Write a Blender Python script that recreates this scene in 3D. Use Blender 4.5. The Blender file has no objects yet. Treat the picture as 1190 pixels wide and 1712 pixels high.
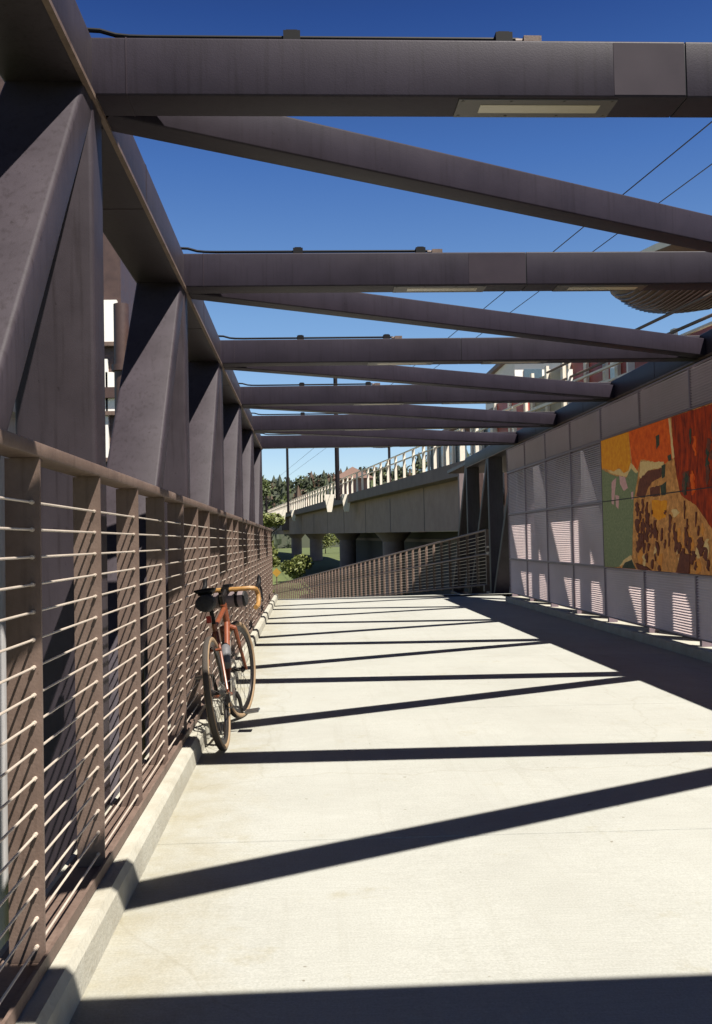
import bpy, bmesh, math, random
from mathutils import Vector, Matrix, Quaternion
random.seed(7)
SC = bpy.context.scene
COL = SC.collection
V = Vector

# ------------------------------------------------------------------ helpers
class MB:
    """collects shapes, links them as ONE mesh object"""
    def __init__(s): s.v = []; s.f = []; s.m = []
    def add(s, vs, fs, mi=0):
        b = len(s.v); s.v += [V(v) for v in vs]
        for f in fs: s.f.append([b+i for i in f]); s.m.append(mi)
    def box(s, c, d, mi=0, rot=None):
        c = V(c); hx, hy, hz = d[0]/2, d[1]/2, d[2]/2
        vs = [V((x, y, z)) for x in (-hx, hx) for y in (-hy, hy) for z in (-hz, hz)]
        if rot: vs = [rot @ v for v in vs]
        s.add([c+v for v in vs], [(0,1,3,2),(4,6,7,5),(0,4,5,1),(2,3,7,6),(0,2,6,4),(1,5,7,3)], mi)
    def span(s, a, b, mi=0):
        s.box([(a[i]+b[i])/2 for i in range(3)], [abs(b[i]-a[i]) for i in range(3)], mi)
    def ring(s, rings, mi=0, cap=True, closed=False):
        n = len(rings[0]); vs = [p for r in rings for p in r]; fs = []
        R = len(rings)
        for k in range(R if closed else R-1):
            a = k*n; b = ((k+1) % R)*n
            for i in range(n):
                j = (i+1) % n
                fs.append((a+i, a+j, b+j, b+i))
        if cap and not closed:
            fs.append(tuple(range(n))[::-1]); fs.append(tuple((R-1)*n+i for i in range(n)))
        s.add(vs, fs, mi)
    def hss(s, p0, p1, w, h, up=(0,0,1), r=.025, seg=3, mi=0):
        """rolled steel box section, rounded corners"""
        p0, p1 = V(p0), V(p1); d = (p1-p0).normalized()
        side = d.cross(V(up)).normalized(); u = side.cross(d).normalized()
        prof = []
        for (sx, sy, a0) in ((1,1,0),(-1,1,90),(-1,-1,180),(1,-1,270)):
            for k in range(seg+1):
                a = math.radians(a0+90*k/seg)
                prof.append((sx*(w/2-r)+r*math.cos(a), sy*(h/2-r)+r*math.sin(a)))
        s.ring([[p+side*x+u*y for x, y in prof] for p in (p0, p1)], mi)
    def tube(s, pts, r, n=8, mi=0, closed=False):
        pts = [V(p) for p in pts]; rings = []; prev = None
        N = len(pts)
        for i, p in enumerate(pts):
            if closed: d = pts[(i+1) % N]-pts[i-1]
            else: d = pts[min(i+1, N-1)]-pts[max(i-1, 0)]
            d.normalize()
            if prev is None:
                prev = d.orthogonal().normalized()
            prev = (prev-d*prev.dot(d)).normalized(); q = d.cross(prev)
            rr = r[i] if isinstance(r, (list, tuple)) else r
            rings.append([p+(prev*math.cos(2*math.pi*k/n)+q*math.sin(2*math.pi*k/n))*rr for k in range(n)])
        s.ring(rings, mi, True, closed)
    def lathe_x(s, c, prof, n=48, mis=None):
        """prof: closed list of (radius, x) turned round the x axis"""
        c = V(c); m = len(prof)
        vs = []
        for k in range(n):
            a = 2*math.pi*k/n
            for (r, x) in prof: vs.append(c+V((x, r*math.cos(a), r*math.sin(a))))
        b = len(s.v); s.v += vs
        for k in range(n):
            for i in range(m):
                j = (i+1) % m; k2 = (k+1) % n
                s.f.append([b+k*m+i, b+k*m+j, b+k2*m+j, b+k2*m+i]); s.m.append(mis[i] if mis else 0)
    def prism(s, poly, axis, a, b, mi=0):
        """poly: 2D outline in the plane across `axis`, from a to b along it"""
        def P(p, t):
            return {'x': (t, p[0], p[1]), 'y': (p[0], t, p[1]), 'z': (p[0], p[1], t)}[axis]
        s.ring([[V(P(p, a)) for p in poly], [V(P(p, b)) for p in poly]], mi)
    def xf(s, M): s.v = [M @ v for v in s.v]; return s
    def build(s, name, mats, parent=None, smooth=35, label=None, rel=True):
        off = V((0,0,0))
        q = parent
        if rel:
            while q is not None: off += q.location; q = q.parent
        me = bpy.data.meshes.new(name)
        me.from_pydata([tuple(v-off) for v in s.v], [], s.f)
        if not isinstance(mats, (list, tuple)): mats = [mats]
        for m in mats: me.materials.append(m)
        me.polygons.foreach_set('material_index', s.m)
        bm = bmesh.new(); bm.from_mesh(me); bmesh.ops.recalc_face_normals(bm, faces=bm.faces[:]); bm.to_mesh(me); bm.free()
        if smooth:
            me.polygons.foreach_set('use_smooth', [True]*len(me.polygons))
            me.set_sharp_from_angle(angle=math.radians(smooth))
        o = bpy.data.objects.new(name, me); COL.objects.link(o)
        if parent: o.parent = parent
        if label: o['label'] = label
        return o

def tag(o, label=None, cat=None, group=None, kind=None):
    if label: o['label'] = label
    if cat: o['category'] = cat
    if group: o['group'] = group
    if kind: o['kind'] = kind
    return o
def thing(name, label, cat, loc=(0,0,0), group=None):
    o = bpy.data.objects.new(name, None); o.location = loc; o.empty_display_size = .2
    COL.objects.link(o); return tag(o, label, cat, group)
def copy_part(o, parent, off):
    c = o.copy(); COL.objects.link(c); c.parent = parent; c.location = o.location+V(off)
    return c
def copy_tree(o, parent=None, off=(0,0,0)):
    c = o.copy(); COL.objects.link(c); c.parent = parent; c.location = o.location+V(off)
    for ch in list(o.children): copy_tree(ch, c)
    return c

# ------------------------------------------------------------------ materials
ALB = .58      # film exposure: everything a stop darker, opened up again in the view exposure
def mat(name, col, rough=.6, var=.15, scale=6, metal=0, bump=0, bscale=60, spec=.5, col2=None, scale2=None, stretch=None, dirt=0):
    col = tuple(c*ALB for c in col); col2 = tuple(c*ALB for c in col2) if col2 else None
    m = bpy.data.materials.new(name); m.use_nodes = True
    nt = m.node_tree; N = nt.nodes; L = nt.links
    b = N['Principled BSDF']; b.inputs['Roughness'].default_value = rough; b.inputs['Metallic'].default_value = metal
    b.inputs['Specular IOR Level'].default_value = spec
    tc = N.new('ShaderNodeTexCoord'); src = tc.outputs['Object']
    if stretch:
        mp = N.new('ShaderNodeMapping'); mp.inputs['Scale'].default_value = stretch
        L.new(src, mp.inputs['Vector']); src = mp.outputs['Vector']
    n = N.new('ShaderNodeTexNoise'); n.inputs['Scale'].default_value = scale; n.inputs['Detail'].default_value = 8
    n.inputs['Roughness'].default_value = .65
    L.new(src, n.inputs['Vector'])
    r = N.new('ShaderNodeValToRGB')
    c2 = col2 or tuple(c*(1+var) for c in col); c1 = tuple(c*(1-var) for c in col) if not col2 else col
    r.color_ramp.elements[0].position = .32; r.color_ramp.elements[1].position = .68
    r.color_ramp.elements[0].color = (*c1, 1); r.color_ramp.elements[1].color = (*c2, 1)
    L.new(n.outputs['Fac'], r.inputs['Fac']); L.new(r.outputs['Color'], b.inputs['Base Color'])
    if dirt:
        for (sc_, st, p0, p1, dark) in ((5, (9,9,.5), .52, .75, dirt), (28, (1,1,1), .70, .74, dirt*1.2), (1.1, (1,1,1), .42, .75, dirt*.7)):
            mp2 = N.new('ShaderNodeMapping'); mp2.inputs['Scale'].default_value = st; L.new(tc.outputs['Object'], mp2.inputs['Vector'])
            n3 = N.new('ShaderNodeTexNoise'); n3.inputs['Scale'].default_value = sc_; n3.inputs['Detail'].default_value = 5; L.new(mp2.outputs['Vector'], n3.inputs['Vector'])
            r3 = N.new('ShaderNodeValToRGB'); r3.color_ramp.elements[0].position = p0; r3.color_ramp.elements[1].position = p1
            r3.color_ramp.elements[0].color = (1,1,1,1); q_ = 1-dark; r3.color_ramp.elements[1].color = (q_, q_*.97, q_*.95, 1); L.new(n3.outputs['Fac'], r3.inputs['Fac'])
            x3 = N.new('ShaderNodeMix'); x3.data_type = 'RGBA'; x3.blend_type = 'MULTIPLY'; x3.inputs['Factor'].default_value = 1
            L.new(b.inputs['Base Color'].links[0].from_socket, x3.inputs['A']); L.new(r3.outputs['Color'], x3.inputs['B'])
            L.new(x3.outputs['Result'], b.inputs['Base Color'])
    rr = N.new('ShaderNodeMapRange'); rr.inputs['To Min'].default_value = max(.05, rough-.1); rr.inputs['To Max'].default_value = min(1, rough+.1)
    L.new(n.outputs['Fac'], rr.inputs['Value']); L.new(rr.outputs['Result'], b.inputs['Roughness'])
    if bump:
        n2 = N.new('ShaderNodeTexNoise'); n2.inputs['Scale'].default_value = bscale; n2.inputs['Detail'].default_value = 5
        L.new(src, n2.inputs['Vector'])
        bp = N.new('ShaderNodeBump'); bp.inputs['Strength'].default_value = bump; bp.inputs['Distance'].default_value = .01
        L.new(n2.outputs['Fac'], bp.inputs['Height']); L.new(bp.outputs['Normal'], b.inputs['Normal'])
    return m

def concrete_deck():
    m = bpy.data.materials.new('deck_concrete'); m.use_nodes = True
    nt = m.node_tree; N = nt.nodes; L = nt.links; b = N['Principled BSDF']
    b.inputs['Roughness'].default_value = .85; b.inputs['Specular IOR Level'].default_value = .25
    tc = N.new('ShaderNodeTexCoord')
    def noise(sc, det, vec=None):
        n = N.new('ShaderNodeTexNoise'); n.inputs['Scale'].default_value = sc; n.inputs['Detail'].default_value = det
        n.inputs['Roughness'].default_value = .7
        L.new(vec or tc.outputs['Object'], n.inputs['Vector']); return n.outputs['Fac']
    def ramp(f, p0, c0, p1, c1):
        r = N.new('ShaderNodeValToRGB'); e = r.color_ramp.elements
        e[0].position = p0; e[0].color = (*c0, 1); e[1].position = p1; e[1].color = (*c1, 1); L.new(f, r.inputs['Fac']); return r.outputs['Color']
    def mix(a, c, mode, fac=1):
        x = N.new('ShaderNodeMix'); x.data_type = 'RGBA'; x.blend_type = mode; x.inputs['Factor'].default_value = fac
        L.new(a, x.inputs['A']); L.new(c, x.inputs['B']); return x.outputs['Result']
    base = ramp(noise(.9, 6), .3, (.292,.290,.263), .7, (.338,.338,.310))
    mp = N.new('ShaderNodeMapping'); mp.inputs['Scale'].default_value = (.6, 14, 1); L.new(tc.outputs['Object'], mp.inputs['Vector'])
    broom = ramp(noise(9, 4, mp.outputs['Vector']), .3, (.93,.93,.92), .7, (1.05,1.05,1.05))
    fine = ramp(noise(130, 3), .3, (.86,.86,.85), .7, (1.1,1.1,1.1))
    stain = ramp(noise(2.3, 5), .60, (1,1,1), .74, (.84,.79,.66))
    spots = ramp(noise(17, 2), .735, (1,1,1), .76, (.45,.4,.32))
    sx = N.new('ShaderNodeSeparateXYZ'); L.new(tc.outputs['Object'], sx.inputs['Vector'])
    mr = N.new('ShaderNodeMapRange'); mr.inputs['From Min'].default_value = .25; mr.inputs['From Max'].default_value = -.66; L.new(sx.outputs['X'], mr.inputs['Value'])
    ml = N.new('ShaderNodeMath'); ml.operation = 'MULTIPLY'; L.new(mr.outputs['Result'], ml.inputs[0]); L.new(noise(3.5, 7), ml.inputs[1])
    edge = ramp(ml.outputs['Value'], .25, (1,1,1), .62, (.82,.76,.63))
    mp2 = N.new('ShaderNodeMapping'); mp2.inputs['Scale'].default_value = (5, .12, 1); L.new(tc.outputs['Object'], mp2.inputs['Vector'])
    track = ramp(noise(2.2, 4, mp2.outputs['Vector']), .55, (1,1,1), .72, (.945,.94,.925))
    vo = N.new('ShaderNodeTexVoronoi'); vo.feature = 'DISTANCE_TO_EDGE'; vo.inputs['Scale'].default_value = .33; vo.inputs['Randomness'].default_value = 1
    wv = N.new('ShaderNodeMix'); wv.data_type = 'RGBA'; wv.blend_type = 'ADD'; wv.inputs['Factor'].default_value = .35
    nn = N.new('ShaderNodeTexNoise'); nn.inputs['Scale'].default_value = 2.5; nn.inputs['Detail'].default_value = 6; L.new(tc.outputs['Object'], nn.inputs['Vector'])
    L.new(tc.outputs['Object'], wv.inputs['A']); L.new(nn.outputs['Color'], wv.inputs['B']); L.new(wv.outputs['Result'], vo.inputs['Vector'])
    crack = ramp(vo.outputs['Distance'], .0008, (.72,.68,.6), .0022, (1,1,1))
    c = mix(base, broom, 'MULTIPLY'); c = mix(c, edge, 'MULTIPLY'); c = mix(c, track, 'MULTIPLY'); c = mix(c, crack, 'MULTIPLY', .3)
    c = mix(c, c, 'MIX'); c = mix(c, fine, 'MULTIPLY'); c = mix(c, stain, 'MULTIPLY', .8); c = mix(c, spots, 'MULTIPLY', .8)
    L.new(c, b.inputs['Base Color'])
    bp = N.new('ShaderNodeBump'); bp.inputs['Strength'].default_value = .25; bp.inputs['Distance'].default_value = .006
    L.new(noise(90, 5), bp.inputs['Height']); L.new(bp.outputs['Normal'], b.inputs['Normal'])
    return m

M = {}
M['deck'] = concrete_deck()
M['kerb'] = mat('kerb_concrete', (.50,.465,.375), .85, scale=5, col2=(.64,.62,.53), bump=.35, bscale=70, spec=.25)
M['joint'] = mat('joint_filler', (.16,.145,.12), .9)
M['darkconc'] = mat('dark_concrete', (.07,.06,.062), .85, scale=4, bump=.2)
M['steel'] = mat('painted_steel', (.069,.056,.067), .5, var=.16, scale=3, bump=.06, bscale=160, spec=.14, dirt=.28)
M['steel2'] = mat('touched_up_steel', (.054,.040,.051), .5, var=.1, scale=4, spec=.14)
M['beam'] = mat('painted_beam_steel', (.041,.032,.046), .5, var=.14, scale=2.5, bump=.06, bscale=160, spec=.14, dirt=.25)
M['rail'] = mat('weathered_rail_steel', (.19,.13,.105), .55, scale=7, col2=(.29,.205,.165), bump=.12, bscale=120, spec=.25, dirt=.3)
M['cable'] = mat('stainless_cable', (.85,.72,.60), .35, var=.1, metal=.15)
M['black'] = mat('black_rubber', (.012,.011,.012), .6, var=.2, spec=.15)
M['fixture'] = mat('fixture_cover', (.10,.085,.075), .45)
M['lens'] = mat('lamp_lens', (.62,.55,.42), .25, var=.05)
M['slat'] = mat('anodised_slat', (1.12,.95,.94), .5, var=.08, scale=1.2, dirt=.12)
M['mesh'] = mat('shaded_slat', (.46,.36,.42), .5, var=.1, scale=1.2, dirt=.12)  # slat colour darkened to stand for shade on the top row
M['slatframe'] = mat('screen_frame', (.30,.22,.25), .5, var=.1)
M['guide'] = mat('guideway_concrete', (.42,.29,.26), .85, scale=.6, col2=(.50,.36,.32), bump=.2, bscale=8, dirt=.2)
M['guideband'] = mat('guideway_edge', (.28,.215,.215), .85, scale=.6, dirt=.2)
M['cream'] = mat('cream_paint', (1.2,1.08,.9), .6, var=.06)
M['white'] = mat('white_wall', (1.3,1.24,1.14), .7, var=.05, scale=2)
M['pale'] = mat('pale_concrete', (.50,.48,.47), .85, scale=9, col2=(.62,.6,.6), bump=.3, bscale=40, stretch=(4,4,.4))
M['brownsteel'] = mat('brown_steel', (.10,.055,.045), .5, var=.2)
M['pole'] = mat('dark_pole', (.02,.015,.017), .6, spec=.15)
M['wire'] = mat('wire_metal', (.02,.018,.02), .5, spec=.15)
M['canopy'] = mat('canopy_soffit', (.26,.17,.13), .6, var=.15, scale=3)
M['redpanel'] = mat('red_panel', (.55,.06,.05), .5, scale=1.2, col2=(.62,.16,.11))
M['tanpanel'] = mat('tan_panel', (.6,.5,.36), .6, scale=1.5)
M['glass'] = mat('station_glass', (.12,.17,.2), .12, spec=.8)
M['seam_dark'] = mat('dark_seam', (.02,.018,.02), .7)  # dark colour of splices, joints and seams
M['roof'] = mat('brown_roof', (.22,.13,.10), .8, var=.15)
M['bark'] = mat('bark', (.07,.05,.035), .9, bump=.4, bscale=20)
M['leafa'] = mat('leaf_green', (.055,.085,.022), .6, scale=.9, col2=(.13,.16,.035))
M['leafb'] = mat('leaf_yellow_green', (.13,.16,.03), .6, scale=1.2, col2=(.22,.24,.05))
M['leafc'] = mat('leaf_dark', (.03,.05,.02), .7, scale=.5, col2=(.065,.075,.03))
M['leafd'] = mat('leaf_reddish', (.09,.05,.03), .7, scale=.3, col2=(.14,.08,.04))
M['grass'] = mat('grass_ground', (.08,.10,.03), .9, scale=.15, col2=(.16,.20,.05))
M['hill'] = mat('hill_soil', (.05,.06,.03), .9, scale=.02)
M['frame'] = mat('copper_orange_paint', (.27,.072,.028), .42, var=.12, scale=12)
M['tape'] = mat('ochre_bar_tape', (.48,.25,.07), .55, var=.15, scale=50)
M['tan'] = mat('tan_sidewall', (.40,.27,.155), .7, var=.12, scale=30)
M['tread'] = mat('tyre_tread', (.075,.06,.048), .85, bump=.5, bscale=300)
M['alloy'] = mat('alloy', (.42,.40,.38), .3, metal=.9)
M['darkmetal'] = mat('dark_metal', (.04,.035,.035), .35, metal=.6)
M['bagblack'] = mat('black_bag_fabric', (.018,.017,.018), .8, bump=.3, bscale=200)
M['baggrey'] = mat('mauve_grey_bag', (.26,.20,.205), .75, var=.15, scale=20, bump=.2)
M['bottle'] = mat('smoke_bottle', (.20,.195,.205), .35, var=.05)
M['redlens'] = mat('red_reflector', (.5,.05,.03), .3)
M['sticker'] = mat('cream_decal', (.75,.7,.6), .4, var=.1)
M['signyellow'] = mat('yellow_sign', (.6,.33,.04), .5)
# mural pigments
PIG = {}
for k, c, c2, sc in (('base',(.42,.15,.045),(.95,.44,.13),11), ('yellow',(.85,.25,.015),(1,.42,.03),14), ('red',(.72,.075,.012),(1,.18,.025),12),
        ('green',(.17,.20,.10),(.32,.34,.17),34), ('maroon',(.10,.018,.012),(.66,.07,.015),6), ('brown',(.12,.04,.028),(.24,.08,.045),20),
        ('tan',(.80,.50,.18),(.95,.66,.30),26), ('pink',(.66,.34,.32),(.8,.46,.40),26), ('dkgreen',(.04,.05,.035),(.09,.10,.06),16), ('orange',(.9,.36,.05),(.8,.3,.08),20)):
    PIG[k] = mat('mural_'+k, tuple(min(q*.95, .95)/ALB for q in c), .75, scale=sc, col2=tuple(min(q*.95, .95)/ALB for q in c2), spec=.1, stretch=(1,2.2,.7) if k == 'maroon' else None)

# ------------------------------------------------------------------ camera, light, sky
H = 1.27; F = 1550.0; PX, PY = 595.0, 856.0; VPX, VPY = 512.0, 906.0; ROLL = .020
cam = bpy.data.objects.new('camera', bpy.data.cameras.new('camera')); COL.objects.link(cam)
yc = V(((VPX-PX)/F, -(VPY-PY)/F, 1)).normalized()            # world +Y seen from the camera (right, up, forward)
zc = V((-ROLL, 1, 0)); zc = (zc-yc*zc.dot(yc)).normalized()
xc = V((yc.y*zc.z-yc.z*zc.y, yc.z*zc.x-yc.x*zc.z, yc.x*zc.y-yc.y*zc.x)); xc = -xc if xc.x < 0 else xc
right = V((xc.x, yc.x, zc.x)); up = V((xc.y, yc.y, zc.y)); fwd = V((xc.z, yc.z, zc.z))
cam.matrix_world = Matrix(((right.x, up.x, -fwd.x, 0), (right.y, up.y, -fwd.y, 0), (right.z, up.z, -fwd.z, H), (0,0,0,1)))
cam.data.sensor_fit = 'HORIZONTAL'; cam.data.sensor_width = 36; cam.data.lens = 36*F/1190
cam.data.clip_start = .05; cam.data.clip_end = 6000
SC.camera = cam

SUN = V((.385, -.43, 1.0)).normalized()
el = math.asin(SUN.z); rot = math.atan2(SUN.x, SUN.y)
w = bpy.data.worlds.new('World'); SC.world = w; w.use_nodes = True
nt = w.node_tree; bg = nt.nodes['Background']
sk = nt.nodes.new('ShaderNodeTexSky'); sk.sky_type = 'NISHITA'; sk.sun_disc = False
sk.sun_elevation = el; sk.sun_rotation = rot; sk.air_density = 1.0; sk.dust_density = .35; sk.ozone_density = 2.5; sk.altitude = 300
tc_ = nt.nodes.new('ShaderNodeTexCoord'); sp_ = nt.nodes.new('ShaderNodeSeparateXYZ'); nt.links.new(tc_.outputs['Generated'], sp_.inputs['Vector'])
rp_ = nt.nodes.new('ShaderNodeValToRGB'); nt.links.new(sp_.outputs['Z'], rp_.inputs['Fac'])
els = rp_.color_ramp.elements
els[0].position = 0; els[0].color = (.66,.66,.68,1); els[1].position = 1; els[1].color = (.026,.008,.026,1)
for p_, c_ in ((.08,(.62,.64,.68)),(.235,(.50,.60,.68)),(.38,(.26,.40,.62)),(.5,(.125,.22,.44)),(.66,(.05,.02,.065))):
    e_ = els.new(p_); e_.color = (*c_, 1)
mx_ = nt.nodes.new('ShaderNodeMix'); mx_.data_type = 'RGBA'; mx_.blend_type = 'MULTIPLY'; mx_.inputs['Factor'].default_value = 1
nt.links.new(sk.outputs['Color'], mx_.inputs['A']); nt.links.new(rp_.outputs['Color'], mx_.inputs['B'])
vm_ = nt.nodes.new('ShaderNodeVectorMath'); vm_.operation = 'SCALE'; vm_.inputs['Scale'].default_value = 1.85
nt.links.new(mx_.outputs['Result'], vm_.inputs[0]); nt.links.new(vm_.outputs['Vector'], bg.inputs['Color']); bg.inputs['Strength'].default_value = .05
ld = bpy.data.lights.new('sun', 'SUN'); ld.energy = 5; ld.angle = math.radians(.5); ld.color = (1, .95, .865)
lo = bpy.data.objects.new('sun', ld); COL.objects.link(lo); lo.rotation_mode = 'QUATERNION'
lo.rotation_quaternion = SUN.to_track_quat('Z', 'Y'); lo.location = (10, -10, 30)
SC.view_settings.view_transform = 'Standard'; SC.view_settings.look = 'None'; SC.view_settings.gamma = 1
SC.view_settings.exposure = 1.12
SC.render.engine = 'CYCLES'; SC.cycles.max_bounces = 6

# ------------------------------------------------------------------ measures of the bridge
BAY = 3.04; Y0 = 4.13; NODES = [Y0+BAY*k for k in range(-2, 6)]      # cross beams
ZB = H+1.96                                                          # underside of the top steel
CH = .272                                                            # top chord height
XL, XR = -.89-.175, 4.45+.175                                        # truss centre lines
ZBOT = -.46                                                          # bottom chord centre
XRAIL = -.74
DECK_END = 21.0
CS = .010                                                            # cross fall of the deck to the right
def dz(x): return -CS*(x+.67)

# ------------------------------------------------------------------ deck and kerbs
b = MB()
ys = [-5.0]
joints = [4.02+3.04*k for k in range(-2, 6)]
prof = [(-5.0, 0)]
for j in joints:
    prof += [(j-.006, 0), (j-.002, -.010), (j+.002, -.010), (j+.006, 0)]
prof += [(DECK_END, 0)]
xl, xr = -.67, 4.42
for (ya, za), (yb, zb) in zip(prof, prof[1:]):
    b.add([(xl, ya, za+dz(xl)), (xr, ya, za+dz(xr)), (xr, yb, zb+dz(xr)), (xl, yb, zb+dz(xl))], [(0,1,2,3)])
b.add([(xl,-5,0),(xl,-5,-.3),(xl,DECK_END,-.3),(xl,DECK_END,0)], [(0,1,2,3)])
b.add([(xr,-5,dz(xr)),(xr,-5,-.3),(xr,DECK_END,-.3),(xr,DECK_END,dz(xr))], [(0,1,2,3)])
b.add([(xl,-5,-.3),(xr,-5,-.3),(xr,DECK_END,-.3),(xl,DECK_END,-.3)], [(0,1,2,3)])
b.add([(xl,DECK_END,0),(xl,DECK_END,-.3),(xr,DECK_END,-.3),(xr,DECK_END,dz(xr))], [(0,1,2,3)])
tag(b.build('deck', M['deck'], smooth=0), kind='structure')

kp = [(-.655,-.30),(-.655,-.02),(-.668,.088),(-.685,.112),(-.90,.118),(-.90,-.30)]
b = MB(); b.prism(kp, 'y', -5.0, DECK_END-.02); tag(b.build('kerb', M['kerb'], smooth=20), kind='structure')
kr = [(4.07,-.29),(4.07,.045),(4.085,.06),(4.40,.06),(4.40,-.29)]
b = MB(); b.prism(kr, 'y', -5.0, 18.95); tag(b.build('kerb', M['kerb'], smooth=0), kind='structure')

# ------------------------------------------------------------------ steel truss bridge
bridge = thing('truss_bridge', 'grey painted steel truss footbridge with cross beams overhead', 'bridge', (1.75, 9, -.5))
YA, YL, YR = -5.0, NODES[-1]+.14, NODES[-1]+2*BAY+.14
zc_ = ZB+CH/2
for x, ye in ((XL, YL), (XR, YR)):
    b = MB(); b.hss((x, YA, zc_), (x, ye, zc_), .35, CH, r=.024)
    s = 1 if x < 2 else -1
    ch = b.build('top_chord', M['steel'], bridge)
    l = MB(); l.span((x+s*.163, YA, ZB-.014), (x+s*.188, ye, ZB+.006)); l.build('edge_lip', M['rail'], ch)
    for yy in [YA+1.2]+[q+BAY*.42 for q in NODES[1:-1]]:
        l = MB(); l.hss((x, yy-.004, zc_), (x, yy+.004, zc_), .355, CH+.005, r=.026); l.build('weld_seam', M['steel2'], ch)
    b = MB(); b.hss((x, YA, ZBOT), (x, ye+(BAY if x > 2 else 0), ZBOT), .35, .24, r=.024); b.build('bottom_chord', M['steel'], bridge)
vp = {}; dm = {}
nodesR = NODES+[NODES[-1]+BAY, NODES[-1]+2*BAY]
for x, nodes in ((XL, NODES), (XR, nodesR)):
    for y in nodes:
        b = MB(); b.hss((x, y, ZBOT+.121), (x, y, ZB-.001), .345, .21, up=(0,1,0), r=.02)
        b.build('vertical_post', M['steel'], bridge)
    for ya, yb in zip(nodes, nodes[1:]):
        p0, p1 = V((x, ya+.10, ZBOT+.06)), V((x, yb-.10, ZB+.02))
        if ya > NODES[-1]-.1: p0, p1 = V((x, yb-.10, ZBOT+.06)), V((x, ya+.10, ZB+.02))
        b = MB(); b.hss(p0, p1, .335, .17, up=(0,1,0), r=.02)
        b.build('diagonal_member', M['steel'], bridge)
# raking end post of the longer right truss
b = MB(); b.hss((XR, nodesR[-1]+.1, ZB+.1), (XR, nodesR[-1]+BAY, ZBOT), .335, .2, up=(0,1,0), r=.03); b.build('end_post', M['steel'], bridge)
XA, XB = XL+.172, XR-.172
bw = .205
for i, y in enumerate(NODES):
    b = MB(); z = ZB+.002
    xm = 1.75
    b.hss((XA, y, z+.129), (xm-.004, y, z+.129), bw, .258, r=.010)
    b.hss((xm-.004, y, z+.129), (xm+.004, y, z+.129), bw-.01, .248, r=.010, mi=1)
    b.hss((xm+.004, y, z+.129), (XB, y, z+.129), bw, .258, r=.010)
    be = b.build('cross_beam', [M['beam'], M['seam_dark']], bridge)
    for xx_ in (XA+.15, XB-.15):
        l = MB(); l.hss((xx_-.003, y, z+.129), (xx_+.003, y, z+.129), bw+.005, .263, r=.011); l.build('weld_seam', M['steel2'], be)
    # touched-up paint near the splice
    t = MB(); x0 = 1.42 if i % 2 == 0 else 1.30
    t.span((x0, y-bw/2-.0015, z+.011), (xm-.006, y-bw/2+.004, z+.247)); t.build('paint_patch', M['steel2'], be) if i in (2, 3) else None
    # conduit with junction boxes
    c = MB(); zt = z+.258
    c.tube([(XA-.12,y-.06,zt+.05),(XA-.03,y-.06,zt+.053),(XA+.03,y-.06,zt+.05),(XA+.10,y-.06,zt+.03),(XA+.16,y-.06,zt+.024),(XA+.25,y-.06,zt+.022),(1.0,y-.06,zt+.022)], .0105, 8)
    c.build('conduit', M['black'], be)
    for xx in (-.02, .93):
        k = MB(); k.box((xx, y-.06, zt+.022), (.075,.06,.044)); k.box((xx, y-.06, zt+.048), (.05,.04,.008)); k.build('junction_box', M['black'], be)
    k = MB(); k.tube([(.985,y-.06,zt+.0125),(1.02,y-.06,zt+.0125)], .016, 8); k.box((1.06,y-.06,zt+.016),(.08,.05,.03)); k.build('cable_gland', M['rail'], be)
    for xx in (1.08, 2.36):
        k = MB(); k.box((xx, y, ZB-.001), (.72,.17,.006))
        for sx in (-.34, -.12, .12, .34):
            for sy in (-.07, .07): k.tube([(xx+sx, y+sy, ZB-.003), (xx+sx, y+sy, ZB-.0065)], .007, 6)
        k.build('lamp_housing', M['fixture'], be)
        k = MB(); k.box((xx+.02, y, ZB-.0045), (.55,.075,.003)); k.build('lamp_lens', M['lens'], be)
for ya, yb in zip(NODES, NODES[1:]):
    b = MB(); z = ZB+.096
    p0, p1 = V((XL+.17, ya+.16, z)), V((XR-.17, yb-.16, z)); 
    b.hss(p0, p1, .16, .192, r=.010); b.build('plan_brace', M['beam'], bridge)
# conduit runs and floor beams
for y in NODES+nodesR[-2:]:
    b = MB(); b.hss((XL+.17, y, ZBOT), (XR-.17, y, ZBOT), .2, .2, r=.015); b.build('floor_beam', M['steel'], bridge)

# ------------------------------------------------------------------ left railing with horizontal cables
ZK = .118; ZT = H+.295
RY0, RY1 = -1.95, DECK_END-.15
rl = thing('cable_railing', 'brown steel railing with flat posts and horizontal cables along the left kerb', 'railing', (XRAIL, 9, ZK))
b = MB(); b.hss((XRAIL-.045, RY0, ZT-.021), (XRAIL-.045, RY1, ZT-.021), .095, .042, r=.006, seg=2); b.build('top_rail', M['rail'], rl)
b = MB(); b.prism([(XRAIL+.012,ZK+.001),(XRAIL+.012,ZK+.040),(XRAIL+.002,ZK+.040),(XRAIL+.002,ZK+.010),(XRAIL-.135,ZK+.010),(XRAIL-.135,ZK+.001)], 'y', RY0, RY1)
b.build('base_rail', M['rail'], rl)
p0 = None; posty = []
y = 2.64-.76*6
NC = 17; czs = [ZK+.055+.0765*i for i in range(NC)]
while y < RY1-.02:
    if p0 is None:
        b = MB(); b.span((XRAIL-.098, y-.006, ZK+.011), (XRAIL-.002, y+.006, ZT-.043))
        b.box((XRAIL-.05, y+.02, ZT-.047), (.085,.05,.008))
        p0 = b.build('post', M['rail'], rl); py0 = y
    else: copy_part(p0, rl, (0, y-py0, 0))
    posty.append(y); y += .76
b = MB()
b.tube([(XRAIL-.022, RY0+.1, 0), (XRAIL-.022, RY1-.1, 0)], .0037, 8)
for yy in posty:
    b.tube([(XRAIL-.022, yy-.02, 0), (XRAIL-.022, yy-.006, 0)], .0062, 8)
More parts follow.
